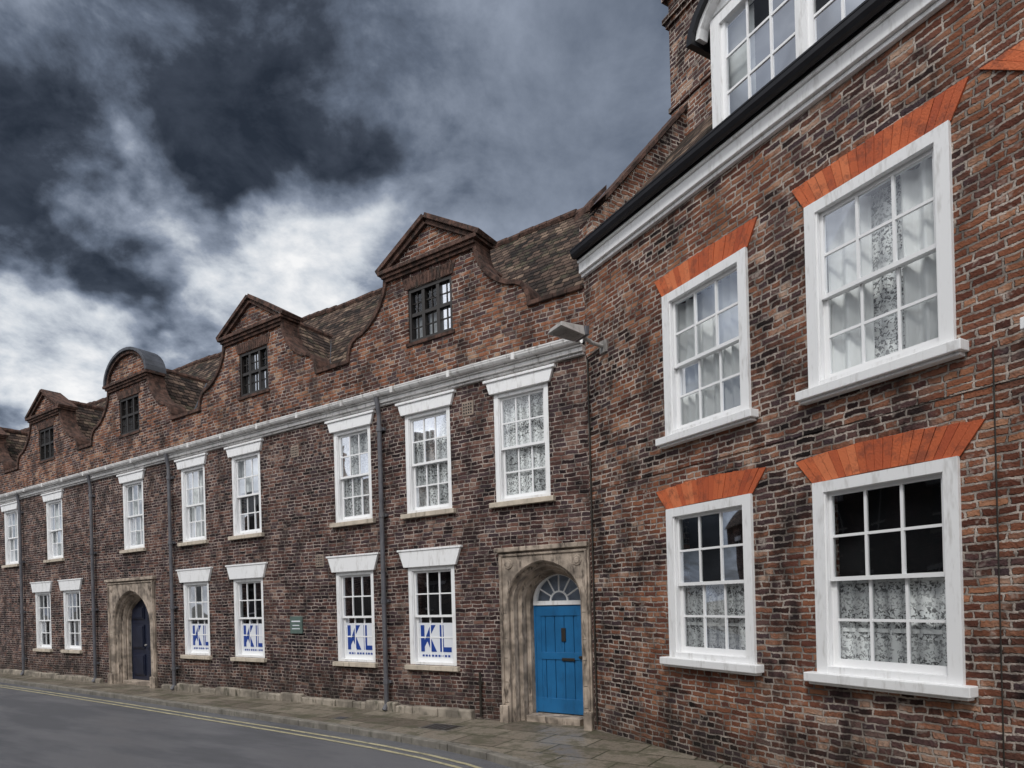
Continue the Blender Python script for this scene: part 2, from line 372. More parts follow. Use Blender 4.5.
for gi,g,L_,top,R_ in copings:
    longcop(mb,prev,L_[0][0]); prev=R_[-1][0]
    ribbon(mb,L_,.07,-.045,.395,'coping'); ribbon(mb,R_,.07,-.045,.395,'coping')
    for (w,z0,z1,p) in ((1.03,7.93,7.99,.05),(1.08,7.99,8.05,.09),(1.14,8.05,8.12,.13)):
        mb.box(-g-w,-g+w,-p,.38,z0,z1,'coping')
    if gi==2:
        arc=[(-g+1.05*math.sin(t),8.12+.72*math.cos(t)) for t in [math.radians(q) for q in range(-90,91,10)]]
        ribbon(mb,arc,.07,-.12,.42,'lead'); 
        arc=[(-g+.97*math.sin(t),8.12+.64*math.cos(t)) for t in [math.radians(q) for q in range(-88,89,11)]]
        ribbon(mb,arc,.07,-.07,.0,'coping')
    else:
        ribbon(mb,[(-g-1.17,8.1),(-g,8.77)],.075,-.12,.42,'coping'); ribbon(mb,[(-g,8.77),(-g+1.17,8.1)],.075,-.123,.417,'coping')
        ribbon(mb,[(-g-1.02,8.09),(-g,8.68)],.07,-.07,.0,'coping'); ribbon(mb,[(-g,8.68),(-g+1.02,8.09)],.07,-.068,.0,'coping')
longcop(mb,prev,-.02)
mb.done('parapet_coping',terrace,bevel=.008)
for g in gc:
    mb=MB(); x0,x1,z0,z1=-g-.51,-g+.51,6.69,7.66; f=.06
    mb.box(x0-.005,x0+f,.02,.14,z0-.005,z1+.005,'blackpaint'); mb.box(x1-f,x1+.005,.02,.14,z0-.005,z1+.005,'blackpaint')
    mb.box(x0+f,x1-f,.022,.138,z1-f,z1+.005,'blackpaint'); mb.box(x0+f,x1-f,.022,.138,z0-.005,z0+f,'blackpaint')
    for i in (1,2): x=x0+(x1-x0)*i/3; mb.box(x-.035,x+.035,.03,.12,z0+f,z1-f,'blackpaint')
    zt=z0+.5; mb.box(x0+f,x1-f,.033,.118,zt-.03,zt+.03,'blackpaint')
    for i in range(3):
        xa=x0+(x1-x0)*(i+.5)/3; mb.box(xa-.009,xa+.009,.07,.1,z0+f,z1-f,'blackpaint')
    for zz in (z0+.28,z0+.72): mb.box(x0+f,x1-f,.072,.098,zz-.009,zz+.009,'blackpaint')
    for i in range(3):
        for za,zb in ((z0+f,zt),(zt,z1-f)):
            xa=x0+(x1-x0)*i/3; xb=x0+(x1-x0)*(i+1)/3; r=random.uniform(-.004,.004); q=random.uniform(-.004,.004)
            mb.face([(xa,.085+r,za),(xb,.085-r,za),(xb,.085-r+q,zb),(xa,.085+r+q,zb)],'glass')
    for i in range(3): mb.face([(x0+(x1-x0)*i/3+.04,.16,z0+.05),(x0+(x1-x0)*(i+1)/3-.04,.16,z0+.05),(x0+(x1-x0)*(i+1)/3-.04,.16,zt+.1*i),(x0+(x1-x0)*i/3+.04,.16,zt+.1*i)],'blind')
    mb.box(x0-.05,x1+.05,-.03,.06,z0-.06,z0-.004,'coping')
    mb.done('gable_window',terrace)
    mb=MB(); n=15
    for i in range(n):
        a=i/n; b=(i+.86)/n; X0=x0-.04; W=x1-x0+.08; T0=x0-.12; TW=x1-x0+.24
        mb.prism([(X0+W*a,7.665),(X0+W*b,7.665),(T0+TW*b,7.87),(T0+TW*a,7.87)],-.012,.02,'coping')
    mb.done('gable_window_arch',terrace)
for a,b,k in up:
    sash(terrace,-a,-b,3.62,5.42,3,(2,2),y=.03,inner=k)
    mb=MB(); mb.prism([(-a-.05,5.405),(-b+.05,5.405),(-b+.13,5.63),(-a-.13,5.63)],-.05,.05,'white'); mb.box(-a-.16,-b+.16,-.075,.04,5.6,5.645,'white')
    mb.box(-a-.09,-b+.09,-.08,.1,3.53,3.612,'sillstone'); mb.done('lintel_and_sill',terrace,bevel=.006)
for a,b,k in dn:
    sash(terrace,-a,-b,.88,2.65,3,(2,2),y=.03,inner=k)
    mb=MB(); mb.prism([(-a-.06,2.64),(-b+.06,2.64),(-b+.18,2.95),(-a-.18,2.95)],-.05,.05,'white'); mb.box(-a-.2,-b+.2,-.065,.04,2.93,2.965,'white')
    mb.box(-a-.07,-b+.07,-.08,.1,.79,.872,'sillstone'); mb.done('lintel_and_sill',terrace,bevel=.006)
mb=MB()
mb.box(-40,-.02,-.05,.02,5.68,5.72,'cornice'); mb.box(-40,-.015,-.09,.02,5.72,5.79,'cornice'); mb.box(-40,-.01,-.12,.02,5.79,5.82,'cornice')
mb.done('cornice',terrace,bevel=.01)
mb=MB()
sec=[(-.21,5.91),(-.205,5.87),(-.18,5.835),(-.15,5.822),(-.11,5.822),(-.08,5.84),(-.06,5.91)]
for (ya,za),(yb,zb) in zip(sec,sec[1:]): mb.face([(-40,ya,za),(-.01,ya,za),(-.01,yb,zb),(-40,yb,zb)],'cornice')
mb.box(-40,-.01,-.215,-.195,5.90,5.92,'cornice'); mb.box(-40,-.005,-.06,.0,5.86,5.925,'lead')
for i in range(30): mb.box(-39.5+i*1.32,-39.44+i*1.32,-.218,-.19,5.815,5.925,'cornice')
mb.done('gutter',terrace)
for s in (4.27,11.5,15.55,20.35,26.2):
    mb=MB(); x=-s; mb.tube((x,-.09,.05),(x,-.09,5.5),.042,'pipe'); mb.tube((x,-.09,5.5),(x,-.15,5.82),.042,'pipe')
    for z in (.5,2.0,3.6,5.2): mb.tube((x,-.09,z),(x,-.09,z+.09),.056,'pipe'); mb.box(x-.09,x+.09,-.06,.01,z+.02,z+.07,'pipe')
    mb.tube((x,-.09,.12),(x,-.16,.02),.045,'pipe')
    mb.done('downpipe',terrace)
mb=MB(); x=-39.
while x<-.05:
    w=random.uniform(.35,.8); x2=min(x+w,-.02)
    if not((-14.95<x2 and x<-12.3) or (-1.75<x2)):
        mb.box(x+.006,x2-.006,-.10-random.uniform(0,.03),.02,-.05,.15+random.uniform(-.04,.03),'plinth')
    x=x2
mb.done('stone_plinth',terrace,bevel=.025)

def doorway(cx,W,top,a,zs,r,steps,door):
    def ring(inset,y):
        aa=a-inset; rr=r-inset; pts=[(-aa,0.0),(-aa,zs*.5),(-aa,zs)]
        N=20
        for i in range(1,N):
            th=math.pi*(1-i/N); x=aa*math.cos(th); z=zs+rr*(math.sin(th)**.92*.9+.1*(1-abs(math.cos(th)))); pts.append((x,z))
        pts+=[(aa,zs),(aa,zs*.5),(aa,0.0)]
        return [(cx+x,y,z) for x,z in pts]
    mb=MB(); rings=[ring(i,y) for y,i in steps]
    for A,B in zip(rings,rings[1:]):
        for j in range(len(A)-1): mb.face([A[j],A[j+1],B[j+1],B[j]],'stone')
    A=rings[0]; out=[]
    for (x,y,z) in A:
        dx=x-cx
        if z<=zs+1e-6: out.append((cx+math.copysign(W,dx),y,z))
        else:
            dz=z-zs; k=min(W/abs(dx) if abs(dx)>1e-6 else 1e9,(top-zs)/dz); out.append((cx+dx*k,y,zs+dz*k))
    for sx in (-1,1):
        j=min(range(len(out)),key=lambda j:abs(out[j][0]-(cx+sx*W))+abs(out[j][2]-top)); out[j]=(cx+sx*W,steps[0][0],top)
    for j in range(len(A)-1): mb.face([A[j],A[j+1],out[j+1],out[j]],'stone')
    y0=steps[0][0]
    mb.face([(cx-W,y0,0),(cx-W,y0,top),(cx-W,.05,top),(cx-W,.05,0)],'stone'); mb.face([(cx+W,y0,0),(cx+W,y0,top),(cx+W,.05,top),(cx+W,.05,0)],'stone')
    mb.face([(cx-W,y0,top),(cx+W,y0,top),(cx+W,.05,top),(cx-W,.05,top)],'stone')
    mb.weld=True
    mb.done('carved_stone_doorway',terrace)
    mb=MB()
    mb.box(cx-W-.05,cx+W+(.05 if cx<-2 else .0),y0-.06,.03,top-.0,top+.075,'stone')
    mb.box(cx-W+.03,cx+W-.03,y0-.025,y0+.01,top-.07,top-.03,'stone')
    for sx in (-1,1):
        mb.box(cx+sx*(W-.07),cx+sx*(W-.03),y0-.025,y0+.01,.3,top-.07,'stone')
        mb.box(cx+sx*(W+.02 if cx<-2 or sx<0 else W),cx+sx*(a+.0),y0-.05,y0+.03,-.02,.28,'stone')
    for sx in (-1,1):
        for rr_,k in ((.085,'stone'),(.05,'stone')): mb.tube((cx+sx*(W-.2),y0-.01-(.1-rr_)*.3,top-.2),(cx+sx*(W-.2),y0+.01,top-.2),rr_,k,8)
    mb.done('doorway_mouldings',terrace,bevel=.012)
    mb=MB(); z=.32
    while z<zs:
        for sx in (-1,1): mb.box(cx+sx*(a+.004),cx+sx*(W-.075),y0-.0015,y0+.01,z,z+.008,'brown')
        z+=random.uniform(.28,.42)
    mb.done('stone_joints',terrace)
    yb=steps[-1][0]; ai=a-steps[-1][1]; mb=MB()
    if door=='blue':
        mb.box(cx-ai-.02,cx+ai+.02,yb-.3,yb+.3,-.02,.10,'stone')
        n=5; w=(2*ai-.06)/n
        mb.box(cx-ai+.02,cx+ai-.02,yb+.02,yb+.06,.11,1.90,'blue')
        for i in range(n): mb.box(cx-ai+.03+i*w+.006,cx-ai+.03+(i+1)*w-.006,yb+.0,yb+.03,.12,1.87,'blue')
        for z0,z1 in ((.12,.36),(1.0,1.12),(1.72,1.88)): mb.box(cx-ai+.03,cx+ai-.03,yb-.014,yb+.01,z0,z1,'blue')
        mb.box(cx-ai+.03,cx-ai+.13,yb-.011,yb+.01,.12,1.88,'blue'); mb.box(cx+ai-.13,cx+ai-.03,yb-.011,yb+.01,.12,1.88,'blue')
        mb.box(cx-ai-.01,cx-ai+.03,yb-.02,yb+.07,.1,2.0,'blue'); mb.box(cx+ai-.03,cx+ai+.01,yb-.02,yb+.07,.1,2.0,'blue')
        mb.box(cx+.04,cx+.12,yb-.02,yb+.0,1.3,1.52,'brown'); mb.box(cx+.04,cx+.28,yb-.02,yb+.0,.98,1.03,'brown')
        mb.tube((cx+ai-.08,yb-.06,1.05),(cx+ai-.08,yb,1.05),.025,'brown')
        mb.done('blue_plank_door',terrace,bevel=.005)
        mb=MB(); R=ai+.01; zc=1.96
        mb.box(cx-R,cx+R,yb-.03,yb+.07,1.9,1.97,'white')
        def arc(r0,r1,k,n=20,y=(-.025,.06)):
            for i in range(n):
                t0=math.pi*i/n; t1=math.pi*(i+1)/n
                q=[(cx+r0*math.cos(t0),zc+r0*math.sin(t0)),(cx+r1*math.cos(t0),zc+r1*math.sin(t0)),(cx+r1*math.cos(t1),zc+r1*math.sin(t1)),(cx+r0*math.cos(t1),zc+r0*math.sin(t1))]
                mb.prism(q,yb+y[0],yb+y[1],k)
        arc(R-.055,R+.03,'white'); arc(.15,.175,'whitebar',y=(0,.03))
        for i in range(1,6):
            t=math.pi*i/6; p=Vector((cx+.17*math.cos(t),yb+.015,zc+.17*math.sin(t))); q=Vector((cx+(R-.05)*math.cos(t),yb+.015,zc+(R-.05)*math.sin(t))); mb.tube(p,q,.014,'whitebar',6)
        mb.face([(cx+(R-.03)*math.cos(math.pi*i/20),yb+.02,zc+(R-.03)*math.sin(math.pi*i/20)) for i in range(21)],'glass')
        mb.face([(cx-R-.1,yb+.12,1.9),(cx+R+.1,yb+.12,1.9),(cx+R+.1,yb+.12,2.7),(cx-R-.1,yb+.12,2.7)],'signpale')
        mb.done('fanlight',terrace)
    else:
        mb.box(cx-ai-.02,cx+ai+.02,yb-.25,yb+.3,-.02,.09,'stone')
        mb.box(cx-ai-.02,cx+ai+.02,yb+.02,yb+.08,.09,2.5,'navy')
        for sx in (-1,1):
            for z0,z1 in ((.22,.8),(.95,1.6),(1.75,2.1)):
                mb.box(cx+sx*.07,cx+sx*(ai-.09),yb-.01,yb+.03,z0,z1,'navy')
                mb.box(cx+sx*.11,cx+sx*(ai-.13),yb-.03,yb+.0,z0+.04,z1-.04,'navy')
        mb.tube((cx+.06,yb-.06,1.05),(cx+.06,yb,1.05),.03,'lamp')
        mb.done('navy_panelled_door',terrace,bevel=.008)
st1=[(-.05,0),(-.03,.02),(.03,.025),(.05,.05),(.05,.07),(.12,.085),(.17,.075),(.2,.11),(.2,.13),(.28,.15),(.32,.14),(.35,.18),(.35,.2),(.46,.215)]
doorway(-.85,.83,2.78,.69,1.96,.66,st1,'blue')
st2=[(-.05,0),(-.02,.03),(.03,.04),(.05,.07),(.05,.09),(.12,.11),(.14,.10),(.16,.13),(.16,.15),(.22,.17),(.24,.16),(.26,.19),(.26,.2),(.34,.21)]
doorway(-13.62,1.2,2.78,.98,1.55,.98,st2,'navy')

mb=MB()
def sheet(mb,f,nu,nv,k,amp=.03):
    g=[[None]*(nv+1) for _ in range(nu+1)]
    for i in range(nu+1):
        for j in range(nv+1):
            x,y,z=f(i/nu,j/nv); z+=amp*(math.sin(x*.9+y*1.3)+.6*math.sin(x*2.3+1)*math.cos(y*1.7)); g[i][j]=(x,y,z)
    for i in range(nu):
        for j in range(nv): mb.face([g[i][j],g[i+1][j],g[i+1][j+1],g[i][j+1]],k)
def mf(u,v):
    y=.3+3.2*v; xr=.5*y-.05; return (-40+(xr+40)*u,y,6.42+3.66*v)
sheet(mb,mf,90,6,'tileX'); 
sheet(mb,lambda u,v:(-40+(1.7+40)*u,3.5+3.2*v,10.08-3.66*v),40,2,'tileX')
for i in range(118):
    xa=-40+i*.353; zz=10.08+.03*(math.sin(xa*.9+4.55)+.6*math.sin(xa*2.3+1)*math.cos(5.95))+random.uniform(-.012,.012)
    mb.tube((xa,3.5,zz),(xa+.345,3.5,zz+.01),.09,'coping',8)
mb.done('tiled_roof',terrace)
mb=MB(); sl=3.66/3.2
for g in gc:
    zr=8.58; yv=.3+(zr-6.42)/sl; w=2.05
    for sx in (-1,1):
        N=8
        for i in range(N):
            t0,t1=i/N,(i+1)/N
            def P(t): return (-g+sx*w*t, .3+(yv-.3)*(1-t)+.08, zr-(zr-6.42)*t+.03*math.sin(t*6+g)+.02)
            def Q(t): return (-g+sx*w*t, .3, zr-(zr-6.42)*t+.03*math.sin(t*6+g)+.02)
            mb.face([Q(t0),P(t0),P(t1),Q(t1)],'tileY')
        mb.tube((-g+sx*w,.36,6.5),(-g,yv+.06,zr+.03),.035,'lead',6)
    for i in range(6): mb.tube((-g,.3+i*.33,zr+.02),(-g,.3+i*.33+.32,zr+.03),.09,'coping',8)
mb.done('cross_gable_roofs',terrace)
for s,z in ((2.26,5.28),(6.8,5.22),(6.12,2.9)):
    mb=MB(); mb.box(-s-.12,-s+.12,-.012,.02,z-.12,z+.12,'vent')
    for i in range(4):
        for j in range(4): mb.box(-s-.09+i*.05,-s-.065+i*.05,-.016,.0,z-.09+j*.05,z-.065+j*.05,'dark')
    mb.done('air_brick',terrace)
mb=MB(); mb.box(-7.08,-6.7,-.03,.01,1.42,1.78,'plaque'); mb.box(-7.03,-6.75,-.034,-.02,1.66,1.69,'signwhite'); mb.box(-7.0,-6.78,-.034,-.02,1.58,1.6,'signwhite'); mb.box(-7.02,-6.76,-.034,-.02,1.51,1.53,'signwhite'); pl=mb.done('wall_plaque',None,bevel=.005)
pl.location=(CX,CY,0); pl.rotation_euler=(0,0,RL)
mb=MB(); mb.tube((-2.12,-.05,.05),(-2.12,-.05,.8),.022,'brown'); mb.box(-2.16,-2.08,-.06,.01,.6,.64,'brown'); mb.done('service_pipe',terrace)

# ------------------------------------------------------------------ HOUSE (right building)
hu=[(1.73,3.06,4.02,5.82,'net'),(3.82,5.17,4.02,5.85,'drapes'),(5.78,7.1,4.02,5.85,'net'),(8.3,9.6,4.02,5.85,'net')]
hd=[(1.70,3.04,1.22,3.10,'half'),(3.83,5.17,1.20,3.08,'half'),(5.80,6.9,.82,2.18,'half'),(8.3,9.6,1.2,3.08,'half')]
mb=MB(); wall(mb,[(0.0,6.86),(10.5,6.86)],[h[:4] for h in hu+hd],'brickR')
mb.face([(0,.352,-.2),(10.5,.352,-.2),(10.5,.352,7.0),(0,.352,7.0)],'dark')
mb.face([(10.5,0,-.2),(10.5,8,-.2),(10.5,8,7),(10.5,0,7)],'brickR')
mb.box(0.0,10.5,-.010,.01,3.60,3.668,'brickR')
mb.done('front_wall',house)
for (a,b,c,d,k) in hu+hd:
    sash(house,a,b,c,d,3,(2,2),y=-.01,cas=.11,inner=k,proud=.03,bar=.026)
    mb=MB(); mb.box(a-.10,b+.10,-.13,.06,c-.095,c-.004,'white'); mb.box(a-.07,b+.07,-.09,.04,c-.125,c-.094,'white'); mb.done('window_sill',house,bevel=.008)
    mb=MB(); n=19; fl=.19 if d<4 else .14; cam=.05 if d<4 else .015; hh=.27 if d>4 else .26; T=lambda t:cam*(1-(2*t-1)**2)
    if a>5.5 and a<6 and d>4: fl=.36
    if d<2.5: hh=.14; fl=.1
    mid=(a+b)/2
    for i in range(n):
        t0=(i+.03)/n; t1=(i+.97)/n
        B=lambda t:(a-.02+(b-a+.04)*t, d+.008+T(t)*.3); U=lambda t:(a-.02-fl+(b-a+.04+2*fl)*t, d+hh+T(t)+random.uniform(-.006,.006))
        j=random.uniform(-.003,.003)
        mb.prism([B(t0),B(t1),U(t1),U(t0)],-.018+j,.02,'orange')
    mb.prism([(a-.02,d+.006),(b+.02,d+.006),(b+fl,d+hh-.006),(mid,d+hh+cam*.8),(a-fl,d+hh-.006)],-.009,.015,'mortar')
    mb.done('gauged_brick_arch',house)
mb=MB(); mb.box(-.0,10.6,-.05,.1,6.83,6.88,'white'); mb.box(-.0,10.6,-.09,.1,6.88,7.03,'white'); mb.box(0,10.6,-.12,.1,7.03,7.07,'white'); mb.done('eaves_fascia',house,bevel=.008)
mb=MB()
sec=[(-.24,7.19),(-.235,7.13),(-.21,7.09),(-.17,7.073),(-.14,7.09),(-.12,7.19)]
for (ya,za),(yb,zb) in zip(sec,sec[1:]): mb.face([(-.0,ya,za),(10.6,ya,za),(10.6,yb,zb),(-.0,yb,zb)],'gutter')
mb.face([(0,y_,z_) for y_,z_ in sec],'gutter')
mb.box(-.0,10.6,-.245,-.225,7.18,7.20,'gutter'); mb.box(-.0,10.6,-.13,.15,7.075,7.17,'gutter')
mb.done('gutter',house)
mb=MB(); sheet(mb,lambda u,v:(.3+10.3*u,-.08+4.4*v,7.15+1.15*4.4*v),20,8,'tileX',.015)
sheet(mb,lambda u,v:(-.02+10.6*u,4.32+4.4*v,12.21-1.15*4.4*v),4,2,'tileX',.015); mb.done('tiled_roof',house)
mb=MB()
mb.hexa([(.0,0.,6.9),(.0,4.3,6.9),(.0,4.3,12.58),(.0,0.,7.65)],[(.32,0.,6.9),(.32,4.3,6.9),(.32,4.3,12.58),(.32,0.,7.65)],'brickR')
mb.box(.0,.32,-.06,-.001,6.9,7.6,'brickR')
y=-.12
while y<1.9:
    z=7.7+1.15*max(y,0); mb.hexa([(-.05,y,z-.03),(-.05,y+.3,z+.315),(-.05,y+.3,z+.39),(-.05,y,z+.05)],[(.38,y,z-.03),(.38,y+.3,z+.315),(.38,y+.3,z+.39),(.38,y,z+.05)],'coping'); y+=.3
mb.box(.0,.95,1.86,3.05,7.0,11.9,'brickR')
for z,p in ((9.95,.03),(11.35,.04),(11.43,.08),(11.8,.08)): mb.box(-p,.95+p,1.86-p,3.05+p,z,z+.08,'brickR')
for i in range(3): mb.tube((.2+.28*i,2.45,11.9),(.2+.28*i,2.45,12.35),.12,'coping',12)
mb.done('end_gable_and_chimney',house)
mb=MB(); x0,x1,z0,z1,yf=2.28,4.8,7.6,9.1,.4
mb.box(x0-.02,x0+.12,yf-.02,yf+.12,z0,z1,'white'); mb.box(x1-.12,x1+.02,yf-.02,yf+.12,z0,z1,'white'); mb.box(x0-.05,x1+.05,yf-.08,yf+.12,z0-.08,z0,'white'); mb.box(x0+.12,x1-.12,yf-.018,yf+.12,z1-.12,z1,'white')
mb.box((x0+x1)/2-.05,(x0+x1)/2+.05,yf-.01,yf+.1,z0,z1-.12,'white')
for a,b in ((x0+.12,(x0+x1)/2-.05),((x0+x1)/2+.05,x1-.12)):
    s_=.06; mb.box(a,a+s_,yf+.02,yf+.07,z0,z1-.12,'whitebar'); mb.box(b-s_,b,yf+.02,yf+.07,z0,z1-.12,'whitebar'); mb.box(a+s_,b-s_,yf+.021,yf+.069,z0,z0+.07,'whitebar')
    for i in (1,2): x=a+s_+(b-a-2*s_)*i/3; mb.box(x-.013,x+.013,yf+.03,yf+.06,z0+.07,z1-.12,'whitebar')
    for i in (1,2): z=z0+.07+(z1-z0-.19)*i/3; mb.box(a+s_,b-s_,yf+.032,yf+.058,z-.014,z+.014,'whitebar')
    for i in range(3):
        for j in range(3):
            xa=a+s_+(b-a-2*s_)*i/3; xb=a+s_+(b-a-2*s_)*(i+1)/3; za=z0+.07+(z1-z0-.19)*j/3; zb=za+(z1-z0-.19)/3; q=random.uniform(-.0006,.0006)
            mb.face([(xa,yf+.045+q,za),(xb,yf+.045-q,za),(xb,yf+.045-q,zb),(xa,yf+.045+q,zb)],'glass')
mb.face([(x0,yf+.5,z0-.1),(x1,yf+.5,z0-.1),(x1,yf+.5,z1),(x0,yf+.5,z1)],'dark')
mb.face([(x0+.1,yf+.16,z0),(x0+.5,yf+.16,z0),(x0+.5,yf+.16,z1-.1),(x0+.1,yf+.16,z1-.1)],'blind')
for x in (x0,x1): mb.hexa([(x-.03,yf+.1,7.4),(x-.03,2.2,9.5),(x-.03,2.0,z1+.1),(x-.03,yf+.1,z1+.1)],[(x+.03,yf+.1,7.4),(x+.03,2.2,9.5),(x+.03,2.0,z1+.1),(x+.03,yf+.1,z1+.1)],'lead')
N=16; arcp=[((x0+x1)/2-(1.45)*math.cos(math.pi*i/N),8.9+.66*math.sin(math.pi*i/N)) for i in range(N+1)]
ribbon(mb,arcp,.09,yf-.18,2.6,'gutter')
arcp2=[((x0+x1)/2-(1.37)*math.cos(math.pi*i/N),8.93+.58*math.sin(math.pi*i/N)) for i in range(N+1)]
ribbon(mb,arcp2,.06,yf-.12,yf+.02,'white'); mb.prism([(p[0],p[1]) for p in arcp2 if p[1]>z1-.05],yf+.0,yf+.05,'white')
mb.done('dormer_window',house)
mb=MB(); mb.tube((.07,-.025,.1),(.07,-.025,5.6),.014,'brown',6); mb.tube((.07,-.025,5.6),(.45,-.025,5.64),.012,'brown',6); mb.tube((5.45,-.02,.1),(5.45,-.02,3.9),.006,'brown',6); mb.done('wall_cables',house)

fl=empty('wall_floodlight',(CX,CY,0),RR_)
mb=MB()
mb.box(.39,.53,-.035,.0,5.55,5.72,'lamp'); mb.tube((.46,-.03,5.64),(.46,-.22,5.66),.028,'lamp'); mb.tube((.46,-.22,5.66),(.44,-.45,5.76),.028,'lamp')
mb.done('bracket',fl)
mb=MB()
a=[(.31,-.42,5.69),(.58,-.42,5.69),(.55,-.42,5.84),(.34,-.42,5.84)]; b=[(.26,-.86,5.74),(.63,-.86,5.74),(.58,-.82,5.82),(.31,-.82,5.82)]
mb.hexa(a,b,'lamp'); mb.box(.3,.59,-.42,-.36,5.70,5.83,'pipe')
mb.hexa([(.33,-.46,5.68),(.56,-.46,5.68),(.56,-.46,5.70),(.33,-.46,5.70)],[(.3,-.82,5.724),(.59,-.82,5.724),(.59,-.82,5.745),(.3,-.82,5.745)],'glass')
mb.done('lamp_head',fl,bevel=.02)

# ------------------------------------------------------------------ opposite terrace
opp=empty('terraced_house',(CX,CY,0),RL)
mb=MB(); Y=-13.2
ho=[(x,x+1.1,z,z+1.7) for x in [-28+i*3.2 for i in range(12)] for z in (1.0,3.9)]
wall(mb,[(-30,6.3),(14,6.3)],ho,'brickL',y0=Y,y1=Y-.3)
mb.face([(-30,Y-.31,-.2),(14,Y-.31,-.2),(14,Y-.31,6.3),(-30,Y-.31,6.3)],'dark')
for h in ho:
    mb.face([(h[0],Y-.1,h[2]),(h[1],Y-.1,h[2]),(h[1],Y-.1,h[3]),(h[0],Y-.1,h[3])],'gutter')
    mb.box(h[0],h[1],Y-.095,Y-.05,(h[2]+h[3])/2-.04,(h[2]+h[3])/2+.04,'white'); mb.box((h[0]+h[1])/2-.02,(h[0]+h[1])/2+.02,Y-.097,Y-.055,h[2],h[3],'white')
    mb.box(h[0]-.08,h[1]+.08,Y-.05,Y+.06,h[2]-.1,h[2],'sillstone'); mb.box(h[0]-.1,h[1]+.1,Y-.05,Y+.03,h[3],h[3]+.2,'white')
mb.done('front_wall',opp)
mb=MB(); mb.face([(-30,Y+.25,6.2),(14,Y+.25,6.2),(14,Y-3.5,8.9),(-30,Y-3.5,8.9)],'tileX'); mb.face([(-30,Y-7,6.2),(14,Y-7,6.2),(14,Y-3.5,8.9),(-30,Y-3.5,8.9)],'tileX')
mb.done('tiled_roof',opp)
mb=MB()
for x in (-25,-18.5,-12,-6,0.5,7,12):
    mb.box(x,x+1.2,Y-3.9,Y-3.1,8.2,10.3,'brickL'); mb.box(x-.06,x+1.26,Y-3.96,Y-3.04,10.2,10.35,'brickL')
    for i in range(3): mb.tube((x+.25+.35*i,Y-3.5,10.35),(x+.25+.35*i,Y-3.5,10.85),.13,'coping',10)
mb.done('chimneys',opp)

# ------------------------------------------------------------------ ground, road, pavement
def asphalt():
    m,t,b=newmat('asphalt'); o=t.new('ShaderNodeTexCoord').outputs['Object']
    n=t.noise(o,110,2,.7); big=t.noise(t.vm('MULTIPLY',o,(.35,1.3,1)).outputs[0],.7,4,.65)
    c=t.mix(t.mr(n,.3,.7),(.07,.071,.079,1),(.19,.192,.206,1)); c=t.mix(t.m('MULTIPLY',t.mr(big,.42,.62),.5),c,(.05,.051,.057,1))
    t.put(b.inputs['Base Color'],c); t.put(b.inputs['Roughness'],t.mr(big,.35,.65,.32,.6)); bump(t,b,n,.6,.007); return m
M['asphalt']=asphalt()
def paving():
    m,t,b=newmat('paving_slabs'); o=t.new('ShaderNodeTexCoord').outputs['Object']
    br=t.new('ShaderNodeTexBrick'); t.put(br.inputs['Vector'],o); br.inputs['Scale'].default_value=1; br.inputs['Brick Width'].default_value=.75; br.inputs['Row Height'].default_value=.55
    br.inputs['Mortar Size'].default_value=.012; br.inputs['Color1'].default_value=(.14,.115,.09,1); br.inputs['Color2'].default_value=(.28,.24,.19,1); br.inputs['Mortar'].default_value=(.03,.034,.016,1)
    n=t.noise(o,2.2,5,.7); c=t.mix(t.m('MULTIPLY',t.mr(n,.45,.62),.7),br.outputs[0],(.065,.064,.03,1)); c=t.mix(t.m('MULTIPLY',t.mr(t.noise(o,30,3,.7),.4,.7),.5),c,(.05,.045,.04,1))
    t.put(b.inputs['Base Color'],c); t.put(b.inputs['Roughness'],t.mr(n,.4,.6,.3,.7)); bump(t,b,t.m('MULTIPLY',br.outputs['Fac'],-1.5),.5,.01); return m
M['paving']=paving()
M['kerb']=simple('kerb_stone',(.24,.22,.19),.75,.2,4,dirt=((.06,.06,.04),.7),bs=.4)
M['yellow']=simple('yellow_line_paint',(.50,.45,.28),.6,.15,5,dirt=((.1,.1,.09),.9))
M['ground']=simple('earth_ground',(.09,.085,.07),.9,.2,.5)
def atL(o): o.location=(CX,CY,0); o.rotation_euler=(0,0,RL); return o
mb=MB(); mb.face([(-500,-500,-.14),(500,-500,-.14),(500,500,-.14),(-500,500,-.14)],'ground'); atL(mb.done('ground'))
kl=[(-45,-.7),(-30,-.8),(-20,-.93),(-17,-1.0),(-13.5,-1.12),(-10,-1.27),(-7.5,-1.4),(-5,-1.52),(-3.6,-1.6),(-2.4,-1.7),(-1.4,-1.83),(-.6,-2.0),(.3,-2.3),(1.1,-2.67),(1.8,-3.04),(4.9,-4.63),(8.03,-6.25),(12,-8.2)]
mb=MB(); mb.face([(x,y,-.09) for x,y in kl]+[(14,-11.6,-.09),(-45,-11.6,-.09)],'asphalt'); atL(mb.done('road'))
def offs(pts,d):
    r=[]
    for i,(x,y) in enumerate(pts):
        a=pts[max(0,i-1)];b=pts[min(len(pts)-1,i+1)];dx,dy=b[0]-a[0],b[1]-a[1];l=math.hypot(dx,dy); r.append((x-dy/l*d,y+dx/l*d))
    return r
k2=offs(kl,.14)
mb=MB()
mb.face([(x,y,0) for x,y in k2]+[(16,2,0),(-45,2,0)],'paving'); atL(mb.done('pavement'))
mb=MB()
def walk(pts,step):
    dense=[]
    for a,b in zip(pts,pts[1:]):
        n=max(1,int(math.hypot(b[0]-a[0],b[1]-a[1])/step))
        for i in range(n): dense.append((a[0]+(b[0]-a[0])*i/n,a[1]+(b[1]-a[1])*i/n))
    return dense+[pts[-1]]
ko=walk(kl,.9)
